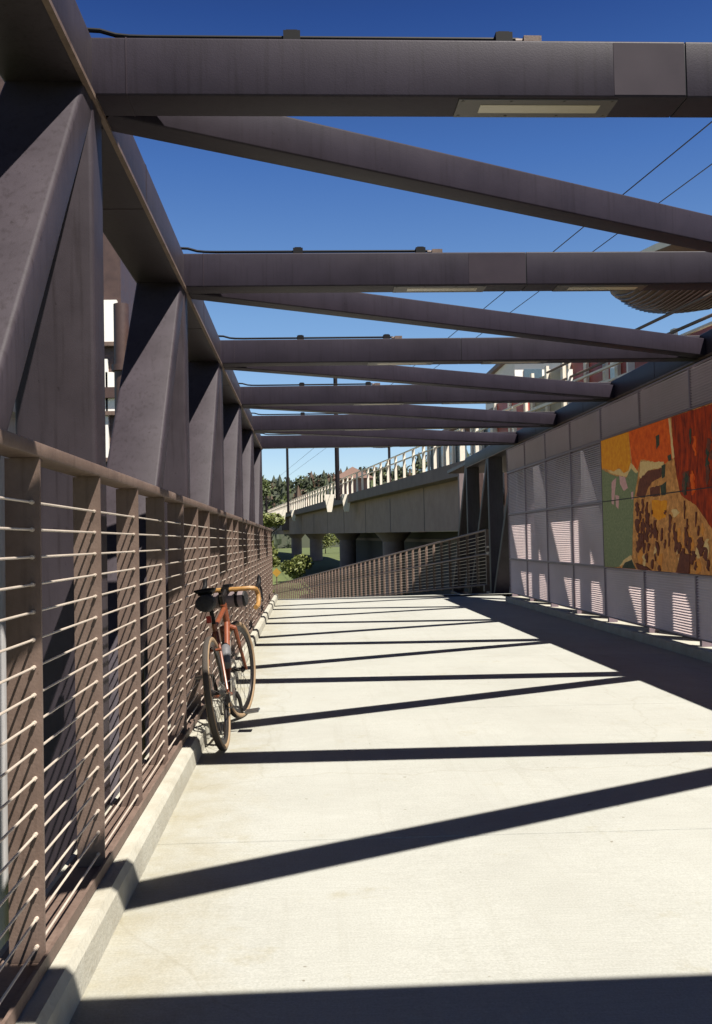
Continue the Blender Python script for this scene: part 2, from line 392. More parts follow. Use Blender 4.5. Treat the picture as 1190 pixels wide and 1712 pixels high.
c0 = b.build('cable', M['cable'], rl, rel=False); c0.location = V((-XRAIL, -9, -ZK))+V((0,0,czs[0]))
for z in czs[1:]: copy_part(c0, rl, (0, 0, z-czs[0]))
# bolted clamp plates fixing the rail back to the truss
for yy in (3.75, 6.79, 9.83):
    for zz in (.36, 1.12):
        b = MB(); b.box((XRAIL-.105, yy, zz), (.02,.09,.11)); b.box((XRAIL-.125, yy, zz), (.06,.05,.05))
        b.tube([(XRAIL-.096, yy, zz+.02), (XRAIL-.078, yy, zz+.02)], .016, 6)
        b.build('clamp_plate', M['brownsteel'], rl)

# ------------------------------------------------------------------ right screen wall with mural
XW = 4.16; WY1 = 18.86; PW = 1.52
rows = [.135, .83, 1.74, 2.60, 3.07]
NP = 10
wall = thing('screen_wall', 'slatted metal screen wall carrying an earth coloured mural', 'wall', (XW, 12, 0))
MUR = 4     # columns nearer than this carry the mural
pitch = .030
def panel(k, r):
    ya, yb = WY1-PW*(k+1), WY1-PW*k; za, zb = rows[r], rows[r+1]
    e = .016
    b = MB()
    for (a, c) in (((XW-.012, ya+.002, za+.002),(XW+.022, ya+e, zb-.002)), ((XW-.012, yb-e, za+.002),(XW+.022, yb-.002, zb-.002)),
                   ((XW-.012, ya+e, za+.002),(XW+.022, yb-e, za+e)), ((XW-.012, ya+e, zb-e),(XW+.022, yb-e, zb-.002))):
        b.span(a, c, 1)
    z = za+e+.002; d = .028; rise = .0255; t = .003
    while z+rise+t < zb-e:
        if r == 3: b.prism([(XW-.006, z+rise),(XW-.006+d, z),(XW-.006+d, z+t),(XW-.006, z+rise+t)], 'y', ya+e, yb-e)  # top row tilted the other way so no sunlit face shows inside
        else: b.prism([(XW-.006, z),(XW-.006+d, z+rise),(XW-.006+d, z+rise+t),(XW-.006, z+t)], 'y', ya+e, yb-e)
        z += pitch
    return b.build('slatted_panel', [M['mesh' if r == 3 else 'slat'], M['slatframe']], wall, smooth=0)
first = {}
for r in range(4):
    for k in range(NP):
        if k >= MUR and r in (1, 2): continue
        if r not in first: first[r] = (panel(k, r), k)
        else: copy_part(first[r][0], wall, (0, -PW*(k-first[r][1]), 0))
# rear posts of the wall, deepened to cast shade across the panels
for k in range(0, NP+1):
    y = WY1-PW*k
    b = MB(); b.span((XW+.028, y-.03, .061), (XW+.15, y+.03, 3.06)); b.build('wall_post', M['slatframe'], wall)
for r in (1, 2, 3):  # unseen girts added so their shade breaks up the sun patches
    for k in range(NP):
        b = MB(); b.span((XW+.03, WY1-PW*(k+1)+.031, rows[r]-.03), (XW+.092, WY1-PW*k-.031, rows[r]+.03)); b.build('shade_girt', M['slatframe'], wall)
# mural: a flat printed panel, colours laid in thin flush sheets
YM = WY1-PW*MUR
mural = MB(); mural.span((XW-.004, WY1-PW*NP, rows[1]+.004), (XW+.01, YM-.002, rows[3]-.004))
mu = mural.build('mural_panel', PIG['base'], wall, smooth=0, label='printed mural panel in orange, red, green and tan')
def mpt(zx, zy):
    """mural outline measured in an enlargement of the photograph -> metres on the wall"""
    px, py = 1000+zx/4.28, 580+zy/4.28
    c = V(((px-PX)/F, -(py-PY)/F, 1.0)); d = right*c.x+up*c.y+fwd*c.z
    t = (XW-.005)/d.x
    return (d.y*t, H+d.z*t)
zlo, zhi = rows[1]+.006, rows[3]-.006
def shape(pts, pig, lay):
    P = [mpt(*p) for p in pts]
    # roughen the outline a little, keep it inside the panel
    Q = []
    for (a, c) in zip(P, P[1:]+P[:1]):
        n = max(1, int(math.hypot(c[0]-a[0], c[1]-a[1])/.05))
        for i in range(n):
            t = i/n; j = 0 if n < 3 or i == 0 else .008
            Q.append((a[0]+(c[0]-a[0])*t+random.uniform(-j, j), a[1]+(c[1]-a[1])*t+random.uniform(-j, j)))
    Q = [(min(q[0], YM-.004), min(max(q[1], zlo), zhi)) for q in Q]
    x = XW-.0052-.00008*len(mu.children)
    bm_ = MB(); n = len(Q)
    bm_.add([(x, q[0], q[1]) for q in Q]+[(XW-.003, q[0], q[1]) for q in Q], [tuple(range(n))]+[(i, (i+1) % n, n+(i+1) % n, n+i) for i in range(n)])
    me = bm_.build('mural_shape', PIG[pig], mu, smooth=0)
    return me
shape([(-30,655),(215,600),(232,830),(216,880),(182,902),(150,868),(112,890),(72,880),(-30,850)], 'yellow', 1)
shape([(215,600),(500,505),(540,790),(480,835),(302,806),(278,885),(242,840)], 'red', 1)
shape([(-30,850),(90,912),(140,925),(200,935),(236,862),(286,900),(252,1100),(243,1490),(150,1575),(-30,1600)], 'green', 1)
shape([(522,500),(900,380),(1100,330),(1100,1400),(900,1380),(813,1300),(760,1222),(700,1135),(592,1062),(562,940),(540,790)], 'maroon', 1)
shape([(292,925),(300,820),(470,822),(462,860),(360,882),(305,940)], 'tan', 2)
shape([(500,512),(512,512),(545,790),(530,800)], 'tan', 2)
shape([(232,830),(242,838),(285,895),(270,905),(235,868),(200,930),(140,915),(90,905),(70,880),(112,892),(150,872),(182,905),(216,884)], 'tan', 2)
shape([(296,945),(360,884),(455,868),(450,930),(382,968),(352,1020),(332,1080),(272,1068)], 'brown', 2)
shape([(370,1012),(440,990),(442,1068),(370,1072)], 'brown', 2)
shape([(452,850),(480,838),(475,930),(456,942)], 'dkgreen', 3)
shape([(442,992),(486,962),(482,1060),(452,1062)], 'dkgreen', 3)
shape([(410,640),(436,625),(438,700),(415,735)], 'dkgreen', 2)
shape([(495,780),(520,765),(524,810),(502,818)], 'dkgreen', 2)
shape([(95,970),(128,935),(118,1060),(110,1130),(95,1120)], 'pink', 2)
shape([(150,920),(192,932),(212,1010),(182,1030),(155,980)], 'pink', 2)
shape([(122,1060),(150,1070),(144,1160),(126,1140)], 'pink', 2)
shape([(235,1040),(250,1035),(250,1090),(238,1090)], 'pink', 2)
shape([(382,1098),(492,1100),(482,1215),(430,1240),(388,1208)], 'yellow', 2)
shape([(150,1570),(180,1525),(235,1490),(262,1590),(240,1600),(232,1540),(180,1560)], 'tan', 2)
shape([(170,1580),(190,1545),(240,1520),(270,1600)], 'dkgreen', 3)
rd_ = random.Random(11)
def drip(x, y0, y1, wd, pig='brown'):
    n = max(4, int((y1-y0)/22)); L_ = []; R__ = []
    for q in range(n+1):
        f = q/n; h = wd/2*(.35+.65*math.sin(math.pi*min(1, f*.8+.15)))*rd_.uniform(.45, 1.25); c_ = x+rd_.uniform(-.25,.25)*wd
        L_.append((c_-h, y0+(y1-y0)*f)); R__.append((c_+h, y0+(y1-y0)*f+rd_.uniform(-6,6)))
    shape(L_+R__[::-1], pig, 2)
for _ in range(34):
    x = rd_.uniform(290, 900); y0 = rd_.uniform(1120, 1520) if x < 600 else rd_.uniform(1240, 1540)
    drip(x, y0, y0+rd_.uniform(50, 150), rd_.uniform(14, 44), rd_.choice(('orange','tan','orange','base')))
for _ in range(30):
    x = rd_.uniform(555, 1000); y0 = rd_.uniform(520, 960); drip(x, y0, min(y0+rd_.uniform(60, 220), 1060), rd_.uniform(12, 38), rd_.choice(('brown','brown','dkgreen','red')))
for (x, y0, y1, wd) in ((285,1120,1210,26),(320,1090,1190,22),(280,1230,1330,30),(330,1230,1380,28),(310,1330,1420,26),(355,1260,1400,26),(380,1300,1370,22),(405,1240,1370,26),
        (345,1150,1230,16),(290,1390,1470,30),(325,1400,1480,26),(455,1300,1390,16),(515,1200,1330,20),(510,1330,1430,14),(480,1170,1200,14),(555,1320,1470,30),(545,1260,1350,14),(630,1290,1440,24),(655,1360,1480,34),
        (735,1360,1500,44),(690,1460,1530,40),(770,1430,1530,34),(620,1100,1230,10),(700,1180,1290,12),(840,1380,1500,40),(900,1420,1540,30),(585,1400,1460,20),(420,1390,1440,14),(640,1230,1300,16),(575,1400,1480,26),
        (610,1440,1500,30),(670,1490,1560,26),(720,1280,1350,14),(480,1380,1440,14),(390,1520,1590,16),(410,1480,1530,12),(440,1560,1620,18),(350,1480,1540,20),(700,1540,1600,20),(790,1520,1600,22)):
    drip(x, y0, y1, wd)
for _ in range(26):
    x = rd_.uniform(275, 430); y0 = rd_.uniform(1100, 1420); drip(x, y0, y0+rd_.uniform(30, 90), rd_.uniform(8, 20))
shape([(590,1478),(662,1484),(655,1645),(562,1622)], 'brown', 2)
shape([(270,1545),(345,1572),(385,1605),(290,1605)], 'brown', 2)
# panel seams and the small edge clip on the mural
b = MB(); b.span((XW-.012, WY1-PW*NP, rows[2]-.006), (XW-.003, YM-.003, rows[2]+.004)); b.build('mural_seam', M['seam_dark'], mu)

# ------------------------------------------------------------------ beyond the bridge: ramp, ground
b = MB()
RA = [(-.9, DECK_END+.01), (5.2, DECK_END+.01)]
rd = V((-6.5, 39, 0)).normalized(); rn = V((rd.y, -rd.x, 0))
RS = V((4.52, 23.1, 0))
def rampz(t): return -.075*max(t, 0)
sec = []
for t in (-2.2, 0, 10, 20, 30, 44):
    c = RS+rd*t
    l, r_ = c-rn*5.3, c+rn*.25
    sec.append((l, r_, rampz(t+1.5) if t > -2 else -.004))
sec[0] = (V((-.75, DECK_END+.003, 0)), V((5.2, DECK_END+.003, 0)), -.012)
for (l0, r0, z0), (l1, r1, z1) in zip(sec, sec[1:]):
    b.add([(l0.x,l0.y,z0),(r0.x,r0.y,z0),(r1.x,r1.y,z1),(l1.x,l1.y,z1),(l0.x,l0.y,z0-.4),(r0.x,r0.y,z0-.4),(r1.x,r1.y,z1-.4),(l1.x,l1.y,z1-.4)],
          [(0,1,2,3),(7,6,5,4),(0,3,7,4),(1,5,6,2)])
tag(b.build('ramp', M['deck'], smooth=0), kind='structure')

GZ = -4.6
b = MB()
gx = [-3000,-400,-120,-60,-30,-10,10,30,60,120,400,3000]; gy = [-60,0,30,60,90,120,160,220,320,600,1500,4000]
def gz(x, y):
    z = GZ
    if y > 80: z += 3.2*min(1, (y-80)/60)*min(1, max(0, (x+60)/50))
    return z
vs = [(x, y, gz(x, y)) for y in gy for x in gx]; n = len(gx)
b.add(vs, [(j*n+i, j*n+i+1, (j+1)*n+i+1, (j+1)*n+i) for j in range(len(gy)-1) for i in range(n-1)])
tag(b.build('ground', M['grass'], smooth=60), kind='structure')

# ramp railing
rr = thing('ramp_railing', 'cable railing descending to the left along the ramp beyond the deck', 'railing', (RS.x, RS.y, 0))
b = MB(); 
def rp(t, off=0, z=0): 
    p = RS+rd*t+rn*off; return V((p.x, p.y, rampz(t)+z))
T1 = 42
b.tube([rp(t, 0, 1.47) for t in (0, 10, 20, 30, T1)], .03, 8); b.build('top_rail', M['rail'], rr)
b = MB(); b.tube([rp(t, -.09, .86) for t in (-.6, 0, 10, 20, 30, T1)], .024, 8); b.build('handrail', M['rail'], rr)
b = MB(); b.tube([rp(t, 0, .10) for t in (0, 10, 20, 30, T1)], .025, 6); b.build('bottom_rail', M['rail'], rr)
pr = None
for i in range(int(T1/.76)+1):
    t = i*.76
    if pr is None:
        b = MB(); R_ = Matrix.Rotation(math.atan2(-rd.x, rd.y), 3, 'Z')
        b.box(rp(0, .03, .76), (.08,.014,1.42), rot=R_); pr = b.build('post', M['rail'], rr)
    else: copy_part(pr, rr, rp(t)-rp(0))
b = MB(); b.box(rp(-.05, 0, .74), (.09,.09,1.5)); b.box(rp(-.05,0,.02), (.22,.22,.16)); b.build('end_post', M['rail'], rr)
cb = None
for i in range(14):
    z = .17+.09*i
    if cb is None:
        b = MB(); b.tube([rp(t, .03, z) for t in (0, 10, 20, 30, T1)], .006, 6); cb = b.build('cable', M['cable'], rr); z00 = z
    else: copy_part(cb, rr, (0,0,z-z00))
# short level return rail closing the gap beside the wall
sr = thing('return_railing', 'short pale pipe railing closing the gap beside the screen wall end', 'railing', (4.7, 22.9, 0))
for z, r in ((1.05,.022),(.90,.03)):
    b = MB(); b.tube([(4.45,22.75,z),(6.0,22.75,z)], r, 8); b.build('pipe_rail', M['cream'], sr)
for i in range(9):
    b = MB(); b.tube([(4.75,22.8,.12+.085*i),(6.0,22.8,.12+.085*i)], .013, 6); b.build('bar', M['cream'], sr)
for x in (4.72, 5.35, 5.95):
    b = MB(); b.span((x-.02,22.74,-.05),(x+.02,22.80,1.05)); b.build('post', M['rail'], sr)

# ------------------------------------------------------------------ bicycle
LEAN, YAW = math.radians(-7.5), math.radians(-2.6)
bike = thing('bicycle', 'copper orange gravel bicycle with tan tyres leaning on the left railing', 'bicycle', (-.525, 5.80, 0))
bike.rotation_mode = 'XYZ'; bike.rotation_euler = (0, LEAN, YAW)
R = .352; HR, HF = V((0,0,R)), V((0,1.05,R))
BB = V((0,.43,.275)); ST = V((0,.285,.76)); HT = V((0,.835,.845)); HB = V((0,.885,.70))
sa = (HT-HB).normalized()
STEER = Matrix.Translation(HB) @ Matrix.Rotation(math.radians(-13), 4, sa) @ Matrix.Translation(-HB)
def bpart(mb, name, mats, front=False, parent=None, label=None):
    if front: mb.xf(STEER)
    o = mb.build(name, mats, parent or bike, rel=False, label=label); return o
def wheel(c, front):
    w_ = MB(); a = []
    tr = .021
    pr_ = []; mi = []
    for k in range(14):
        an = 2*math.pi*k/14
        pr_.append((R-tr+tr*math.cos(an), tr*1.0*math.sin(an)))
        am = an+math.pi/14
        mi.append(0 if math.cos(am) > .45 else 1)
    w_.lathe_x(c, pr_, 64, mi)
    ty = bpart(w_, 'tyre', [M['tread'], M['tan']], front)
    w_ = MB(); w_.lathe_x(c, [(R-.038,.013),(R-.044,.011),(R-.066,.006),(R-.070,0),(R-.066,-.006),(R-.044,-.011),(R-.038,-.013)], 64)
    ri = bpart(w_, 'rim', M['darkmetal'], front)
    w_ = MB()
    for k in range(24):
        an = 2*math.pi*k/24; s = 1 if k % 2 else -1; a2 = an+.5*(1 if (k//2) % 2 else -1)
        w_.tube([c+V((s*.03,.022*math.cos(a2),.022*math.sin(a2))), c+V((s*.004,(R-.066)*math.cos(an),(R-.066)*math.sin(an)))], .0013, 4)
    bpart(w_, 'spokes', M['alloy'], front)
    w_ = MB(); w_.lathe_x(c, [(.012,-.05),(.024,-.036),(.024,-.028),(.014,-.02),(.014,.02),(.024,.028),(.024,.036),(.012,.05)], 20)
    hb_ = bpart(w_, 'hub', M['darkmetal'], front)
    w_ = MB(); w_.lathe_x(c+V((-.042,0,0)), [(.055,-.001),(.08,-.001),(.08,.001),(.055,.001)], 40); bpart(w_, 'brake_disc', M['alloy'], front)
wheel(HR, False); wheel(HF, True)
m = MB()
m.tube([BB, ST], .0165, 12)
m.tube([HB+sa*.02, BB], .021, 12)
m.tube([HT-sa*.03, ST-V((0,-.01,.03))], .0165, 12)
for s in (-1, 1):
    m.tube([BB+V((s*.03,-.01,0)), V((s*.045,.22,.30)), HR+V((s*.066,.02,0))], [.012,.011,.009], 8)
    m.tube([ST+V((s*.012,.005,-.06)), V((s*.04,.14,.57)), HR+V((s*.066,.01,.01))], [.009,.009,.008], 8)
m.tube([V((-.045,.155,.60)), V((.045,.155,.60))], .008, 8)
bpart(m, 'frame', M['frame'])
m = MB(); m.tube([HB-sa*.005, HT+sa*.005], .024, 14); bpart(m, 'head_tube', M['frame'])
m = MB(); m.tube([HB+(BB-HB)*.25, HB+(BB-HB)*.52], .0216, 12); bpart(m, 'decal', M['sticker'])
m = MB()
m.tube([V((-.055,.90,.665)), V((0,.895,.685)), V((.055,.90,.665))], .02, 10)
for s in (-1, 1):
    m.tube([V((s*.05,.90,.67)), V((s*.058,.945,.54)), HF+V((s*.06,0,0))], [.016,.014,.010], 8)
bpart(m, 'fork', M['frame'], True)
m = MB(); SP = V((0,.235,.93)); m.tube([ST, SP], .0135, 10); m.lathe_x((0,0,0), [(0,0)], 3) if False else None; bpart(m, 'seatpost', M['black'])
# saddle
m = MB(); rings = []
for (y_, wd, z_, th) in ((-.135,.045,.985,.012),(-.12,.068,.992,.025),(-.06,.070,.988,.034),(0,.045,.98,.036),(.06,.026,.978,.032),(.12,.019,.977,.026),(.145,.010,.972,.014)):
    rings.append([V((wd*math.cos(a), .21+y_, z_+(th*.25 if math.sin(a) > 0 else th)*math.sin(a))) for a in [2*math.pi*k/14 for k in range(14)]])
m.ring(rings); 
for s in (-1, 1): m.tube([V((s*.02,.10,.965)), V((s*.022,.2,.945)), V((s*.02,.33,.96))], .0035, 6)
bpart(m, 'saddle', M['black'])
# stem + drop bar
ST0 = HT+sa*.045; BC = V((0,.905,.945))
m = MB(); m.tube([HT, HT+sa*.07], .018, 10); m.tube([ST0, BC], .017, 10); m.box(BC, (.05,.04,.042)); bpart(m, 'stem', M['darkmetal'], True)
def drop(s):
    return [BC+V((s*x, y, z)) for x, y, z in ((.03,0,0),(.12,0,0),(.18,.003,0),(.203,.025,-.003),(.208,.06,-.012),(.212,.085,-.045),(.216,.08,-.085),(.222,.045,-.120),(.228,0,-.132),(.232,-.05,-.134))]
hbm = MB(); hbm.tube([BC+V((-.03,0,0)), BC+V((.03,0,0))], .0155, 10); hbar = bpart(hbm, 'handlebar', M['darkmetal'], True)
for s in (-1, 1):
    m = MB(); m.tube(drop(s), .0165, 10); bpart(m, 'bar_tape', M['tape'], True)
    m = MB(); h0 = BC+V((s*.208,.06,-.006))
    m.tube([h0, h0+V((0,.05,.012)), h0+V((0,.08,.035)), h0+V((0,.09,.07)), h0+V((0,.085,.085))], [.015,.018,.017,.016,.009], 10)
    m.tube([h0+V((0,.085,.03)), h0+V((s*.004,.11,-.02)), h0+V((s*.012,.10,-.08)), h0+V((s*.018,.085,-.105))], [.009,.008,.007,.006], 8)
    bpart(m, 'brake_lever', M['black'], True)
# drivetrain
m = MB(); m.lathe_x(BB+V((.045,0,0)), [(.05,-.002),(.088,-.002),(.092,0),(.088,.002),(.05,.002)], 40)
for k in range(4):
    a = k*math.pi/2+.4; m.tube([BB+V((.046,0,0)), BB+V((.046,.055*math.cos(a),.055*math.sin(a)))], .007, 6)
bpart(m, 'chainring', M['alloy'])
m = MB()
for i, r_ in enumerate((.032,.040,.047,.054,.062,.070)):
    m.lathe_x(HR+V((.052-.005*i,0,0)), [(r_-.012,-.001),(r_,-.001),(r_,.001),(r_-.012,.001)], 32)
bpart(m, 'cassette', M['alloy'])
for s, an in ((1, -1.05), (-1, 2.09)):
    d = V((0, math.cos(an), math.sin(an))); e = BB+V((s*.068,0,0))+d*.172
    m = MB(); m.tube([BB+V((s*.055,0,0)), BB+V((s*.068,0,0))+d*.05, e], [.015,.013,.011], 8); ck = bpart(m, 'crank', M['darkmetal'])
    m = MB(); m.tube([e, e+V((s*.025,0,0))], .006, 6); m.box(e+V((s*.065,0,0)), (.085,.085,.018))
    m.tube([e+V((s*.022,-.045,0)), e+V((s*.11,-.045,0)), e+V((s*.11,.045,0)), e+V((s*.022,.045,0))], .006, 6, closed=True)
    bpart(m, 'pedal', M['alloy'])
m = MB()
for (sg, rr_) in ((1, (.092,.050)), (-1, (.092,.03))):
    m.tube([BB+V((.045,0,sg*rr_[0])), HR+V((.045,0,sg*rr_[1]-(0 if sg > 0 else .07)))], .004, 5)
bpart(m, 'chain', M['darkmetal'])
m = MB(); m.box(HR+V((.062,.02,-.045)), (.025,.035,.05)); m.tube([HR+V((.05,.02,-.05)), HR+V((.045,.045,-.13))], .009, 6)
m.lathe_x(HR+V((.045,.045,-.135)), [(.004,-.004),(.024,-.004),(.024,.004),(.004,.004)], 14); m.lathe_x(HR+V((.045,.025,-.075)), [(.004,-.004),(.022,-.004),(.022,.004),(.004,.004)], 14)
bpart(m, 'derailleur', M['darkmetal'])
m = MB(); m.box(V((0,.115,.80)), (.03,.02,.045)); bpart(m, 'rear_light', M['redlens'])
def bag_local(mb, name, mats, label, cat):
    o = thing(name, label, cat, bike.location); o.rotation_mode = 'XYZ'; o.rotation_euler = bike.rotation_euler
    return o
# bags and bottle hang on the bicycle: things of their own
sbag = bag_local(None, 'saddle_bag', None, 'small black saddle bag strapped under the bicycle seat', 'bag')
m = MB(); rings = []
for (y_, w_, z_, h_) in ((.02,.02,.912,.02),(.03,.06,.908,.05),(.10,.066,.905,.058),(.16,.045,.912,.048),(.19,.015,.92,.02)):
    rings.append([V((w_*math.cos(a), y_, z_+h_*math.sin(a))) for a in [2*math.pi*k/14 for k in range(14)]])
m.ring(rings); m.build('bag_body', M['bagblack'], sbag, rel=False)
m = MB(); m.box((0,.12,.962), (.09,.022,.012)); m.box((0,.026,.93), (.05,.006,.012)); m.build('strap', M['black'], sbag, rel=False)
hbag = bag_local(None, 'handlebar_bag', None, 'mauve grey roll bag slung below the handlebar of the bicycle', 'bag')
m = MB(); m.lathe_x((0,0,0), [(.005,-.125),(.05,-.122),(.058,-.11),(.058,.05),(.058,.11),(.05,.122),(.005,.125)], 24, [0,1,0,0,1,1,1])
m.xf(Matrix.Translation((0,.985,.87))); m.xf(STEER); m.build('bag_body', [M['baggrey'], M['bagblack']], hbag, rel=False)
for xx in (-.06, .06):
    m = MB(); m.lathe_x((xx,.985,.87), [(.057,-.011),(.060,-.011),(.060,.011),(.057,.011)], 24); m.tube([V((xx,.95,.915)), V((xx,.905,.95))], .009, 6)
    m.xf(STEER); m.build('strap', M['black'], hbag, rel=False)
bot = bag_local(None, 'water_bottle', None, 'grey water bottle held in the cage of the bicycle frame', 'bottle')
dd = (BB-HB).normalized(); nb = V((0, dd.z, -dd.y)); nb = -nb if nb.y > 0 else nb
c0_ = HB+(BB-HB)*.42+nb*.062; c1_ = c0_+dd*.17
m = MB(); m.tube([c0_, c0_+dd*.03, c0_+dd*.045, c1_], [.028,.036,.037,.036], 16); m.build('bottle_body', M['bottle'], bot, rel=False)
m = MB(); m.tube([c0_-dd*.025, c0_-dd*.012, c0_-dd*.001], [.012,.02,.03], 14); m.build('cap', M['black'], bot, rel=False)
# computer / headset clutter on the bar
m = MB(); m.box(BC+V((.01,.03,.03)), (.055,.08,.016)); bpart(m, 'bike_computer', M['black'], True)
m = MB()
for s in (-1, 1): m.tube([BC+V((s*.16,.03,.0)), BC+V((s*.09,.11,-.02)), BC+V((s*.02,.12,-.08)), HB+V((s*.02,.02,.02))], .0025, 5)
bpart(m, 'brake_hose', M['black'], True)

# ------------------------------------------------------------------ elevated guideway and station beyond
GS = -.106; GR = .009
def gp(X, y, z): return V((X+GS*y, y, H+z+GR*y))           # runs off to the left and slightly uphill
gw = thing('elevated_guideway', 'concrete elevated railway guideway with pale fence crossing behind the bridge', 'viaduct', gp(16, 90, -6))
def gbox(mb, Xa, Xb, ya, yb, za, zb, mi=0):
    vs = [gp(X, y, z) for X in (Xa, Xb) for y in (ya, yb) for z in (za, zb)]
    mb.add(vs, [(0,1,3,2),(4,6,7,5),(0,4,5,1),(2,3,7,6),(0,2,6,4),(1,5,7,3)], mi)
b = MB(); gbox(b, 15.0, 22, 18, 270, -.05, 3.02); b.build('girder', M['guide'], gw, smooth=0)
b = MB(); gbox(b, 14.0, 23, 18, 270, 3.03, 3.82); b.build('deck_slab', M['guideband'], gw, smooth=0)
for y in (64, 88, 116, 148):
    b = MB(); gbox(b, 14.985, 14.999, y-.05, y+.05, -.03, 3.0); b.build('girder_joint', M['seam_dark'], gw, smooth=0)
for y in (52, 76, 102, 131):
    b = MB(); gbox(b, 14.97, 14.999, y-.09, y+.09, -.02, 2.7); b.build('drain_pipe', M['guideband'], gw, smooth=0)
fp = None
for i in range(72):
    y = 42+3.0*i
    if fp is None:
        b = MB(); vs = gp(14.1, y, 0)
        b.span((vs.x-.09, vs.y-.1, vs.z+3.82), (vs.x+.09, vs.y+.1, vs.z+5.6)); fp = b.build('fence_post', M['cream'], gw); f0 = vs
    else: copy_part(fp, gw, gp(14.1, y, 0)-f0)
for z in (5.6, 5.1):
    b = MB(); gbox(b, 14.05, 14.17, 20, 265, z, z+.07); b.build('fence_rail', M['cream'], gw)
for (y, X) in ((178,17),(146,17),(113,17),(85,17)):
    p = gp(X, y, 0); b = MB(); b.tube([(p.x,p.y,gz(p.x,p.y)-.3),(p.x,p.y,p.z-.9)], 1.0, 16)
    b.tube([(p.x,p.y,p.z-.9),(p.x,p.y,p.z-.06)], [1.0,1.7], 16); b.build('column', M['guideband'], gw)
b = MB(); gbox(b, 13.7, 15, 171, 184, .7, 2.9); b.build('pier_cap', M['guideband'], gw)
# catenary poles on bracketed haunches
def cat_pole(y, r, h, label):
    p = gp(13.1, y, 0)
    o = thing('catenary_pole', label, 'pole', (p.x, p.y, p.z+3.2), 'dark poles along the guideway')
    m_ = MB(); m_.tube([(p.x,p.y,p.z+3.3),(p.x,p.y,p.z+h)], [r, r*.85], 12); m_.build('pole', M['pole'], o)
    for s in (-1, 1):
        m_ = MB(); q = p.x+s*.85
        m_.prism([(q-.5, p.z+3.85),(q+.5, p.z+3.85),(q+.22, p.z+2.1),(q-.22, p.z+2.1)], 'y', p.y-.5, p.y+.5)
        m_.build('bracket', M['cream'], o)
    return o
cat_pole(93, .24, 16.5, 'nearest dark catenary pole rising above the pale guideway fence')
cat_pole(150, .23, 15.5, 'second dark catenary pole, between the leafy tree and the nearer pole')
cat_pole(205, .26, 11.5, 'farthest dark pole in front of the leafy green tree')
for nm, X, z, lab in (('a', 15, 11.9, 'upper overhead wire running from the upper right of the sky'), ('b', 15.4, 10.95, 'lower overhead wire parallel beneath the other one')):
    m = MB(); m.tube([gp(X, y, z) for y in (8, 20, 40, 70, 100, 160, 260)], .022 if nm == 'a' else .018, 6)
    tag(m.build('overhead_wire', M['wire']), lab, 'wire', 'overhead wires above the guideway')
# dark retaining wall behind the columns, added to darken the view below the guideway
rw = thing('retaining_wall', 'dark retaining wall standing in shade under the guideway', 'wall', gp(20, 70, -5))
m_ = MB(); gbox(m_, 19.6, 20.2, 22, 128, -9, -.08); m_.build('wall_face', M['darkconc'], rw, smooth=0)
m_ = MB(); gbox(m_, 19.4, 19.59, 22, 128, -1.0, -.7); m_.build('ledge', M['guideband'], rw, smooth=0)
# station platform screens
def screen(y0, y1, z0, z1, mt, label, posts=True):
    p = gp(14.6, (y0+y1)/2, z0)
    o = thing('platform_screen', label, 'screen', p, 'screens along the station platform')
    m_ = MB(); gbox(m_, 14.55, 14.65, y0, y1, z0, z1); m_.build('screen_panel', mt, o)
    for yy in (y0, (y0+y1)/2, y1):
        m_ = MB(); gbox(m_, 14.42, 14.54, yy-.12, yy+.12, 3.82, z1+.3); m_.build('upright', M['cream'], o)
    m_ = MB(); gbox(m_, 14.40, 14.41, y0, y1, (z0+z1)/2-.05, (z0+z1)/2+.05); m_.build('screen_rail', M['cream'], o)
    return o
screen(33.0, 36.4, 4.0, 6.6, M['redpanel'], 'red platform screen nearest the screen wall')
screen(37.0, 40.6, 4.0, 6.6, M['tanpanel'], 'tan platform screen next to the red ones')
screen(24.0, 32.0, 4.0, 5.8, M['redpanel'], 'long red platform screen glimpsed over the top of the screen wall')
screen(41.5, 46.0, 4.0, 6.3, M['redpanel'], 'red platform screen farther back under the second canopy')
for (y0, y1, lb) in ((47,55,'glazed platform shelter bay with pale frames beside the second truss end'), (57,66,'farther glazed platform shelter bay behind the guideway fence')):
    o = thing('platform_shelter', lb, 'shelter', gp(17, y0, 3.8), 'shelters on the station platform')
    m_ = MB(); gbox(m_, 16.0, 16.1, y0, y1, 3.9, 6.2); m_.build('glazing', M['glass'], o)
    for k in range(5):
        yy = y0+(y1-y0)*k/4; m_ = MB(); gbox(m_, 15.8, 15.95, yy-.15, yy+.15, 3.83, 6.4); m_.build('upright', M['cream'], o)
    m_ = MB(); gbox(m_, 15.5, 18.5, y0-.4, y1+.4, 6.42, 6.62); m_.build('roof', M['canopy'], o)
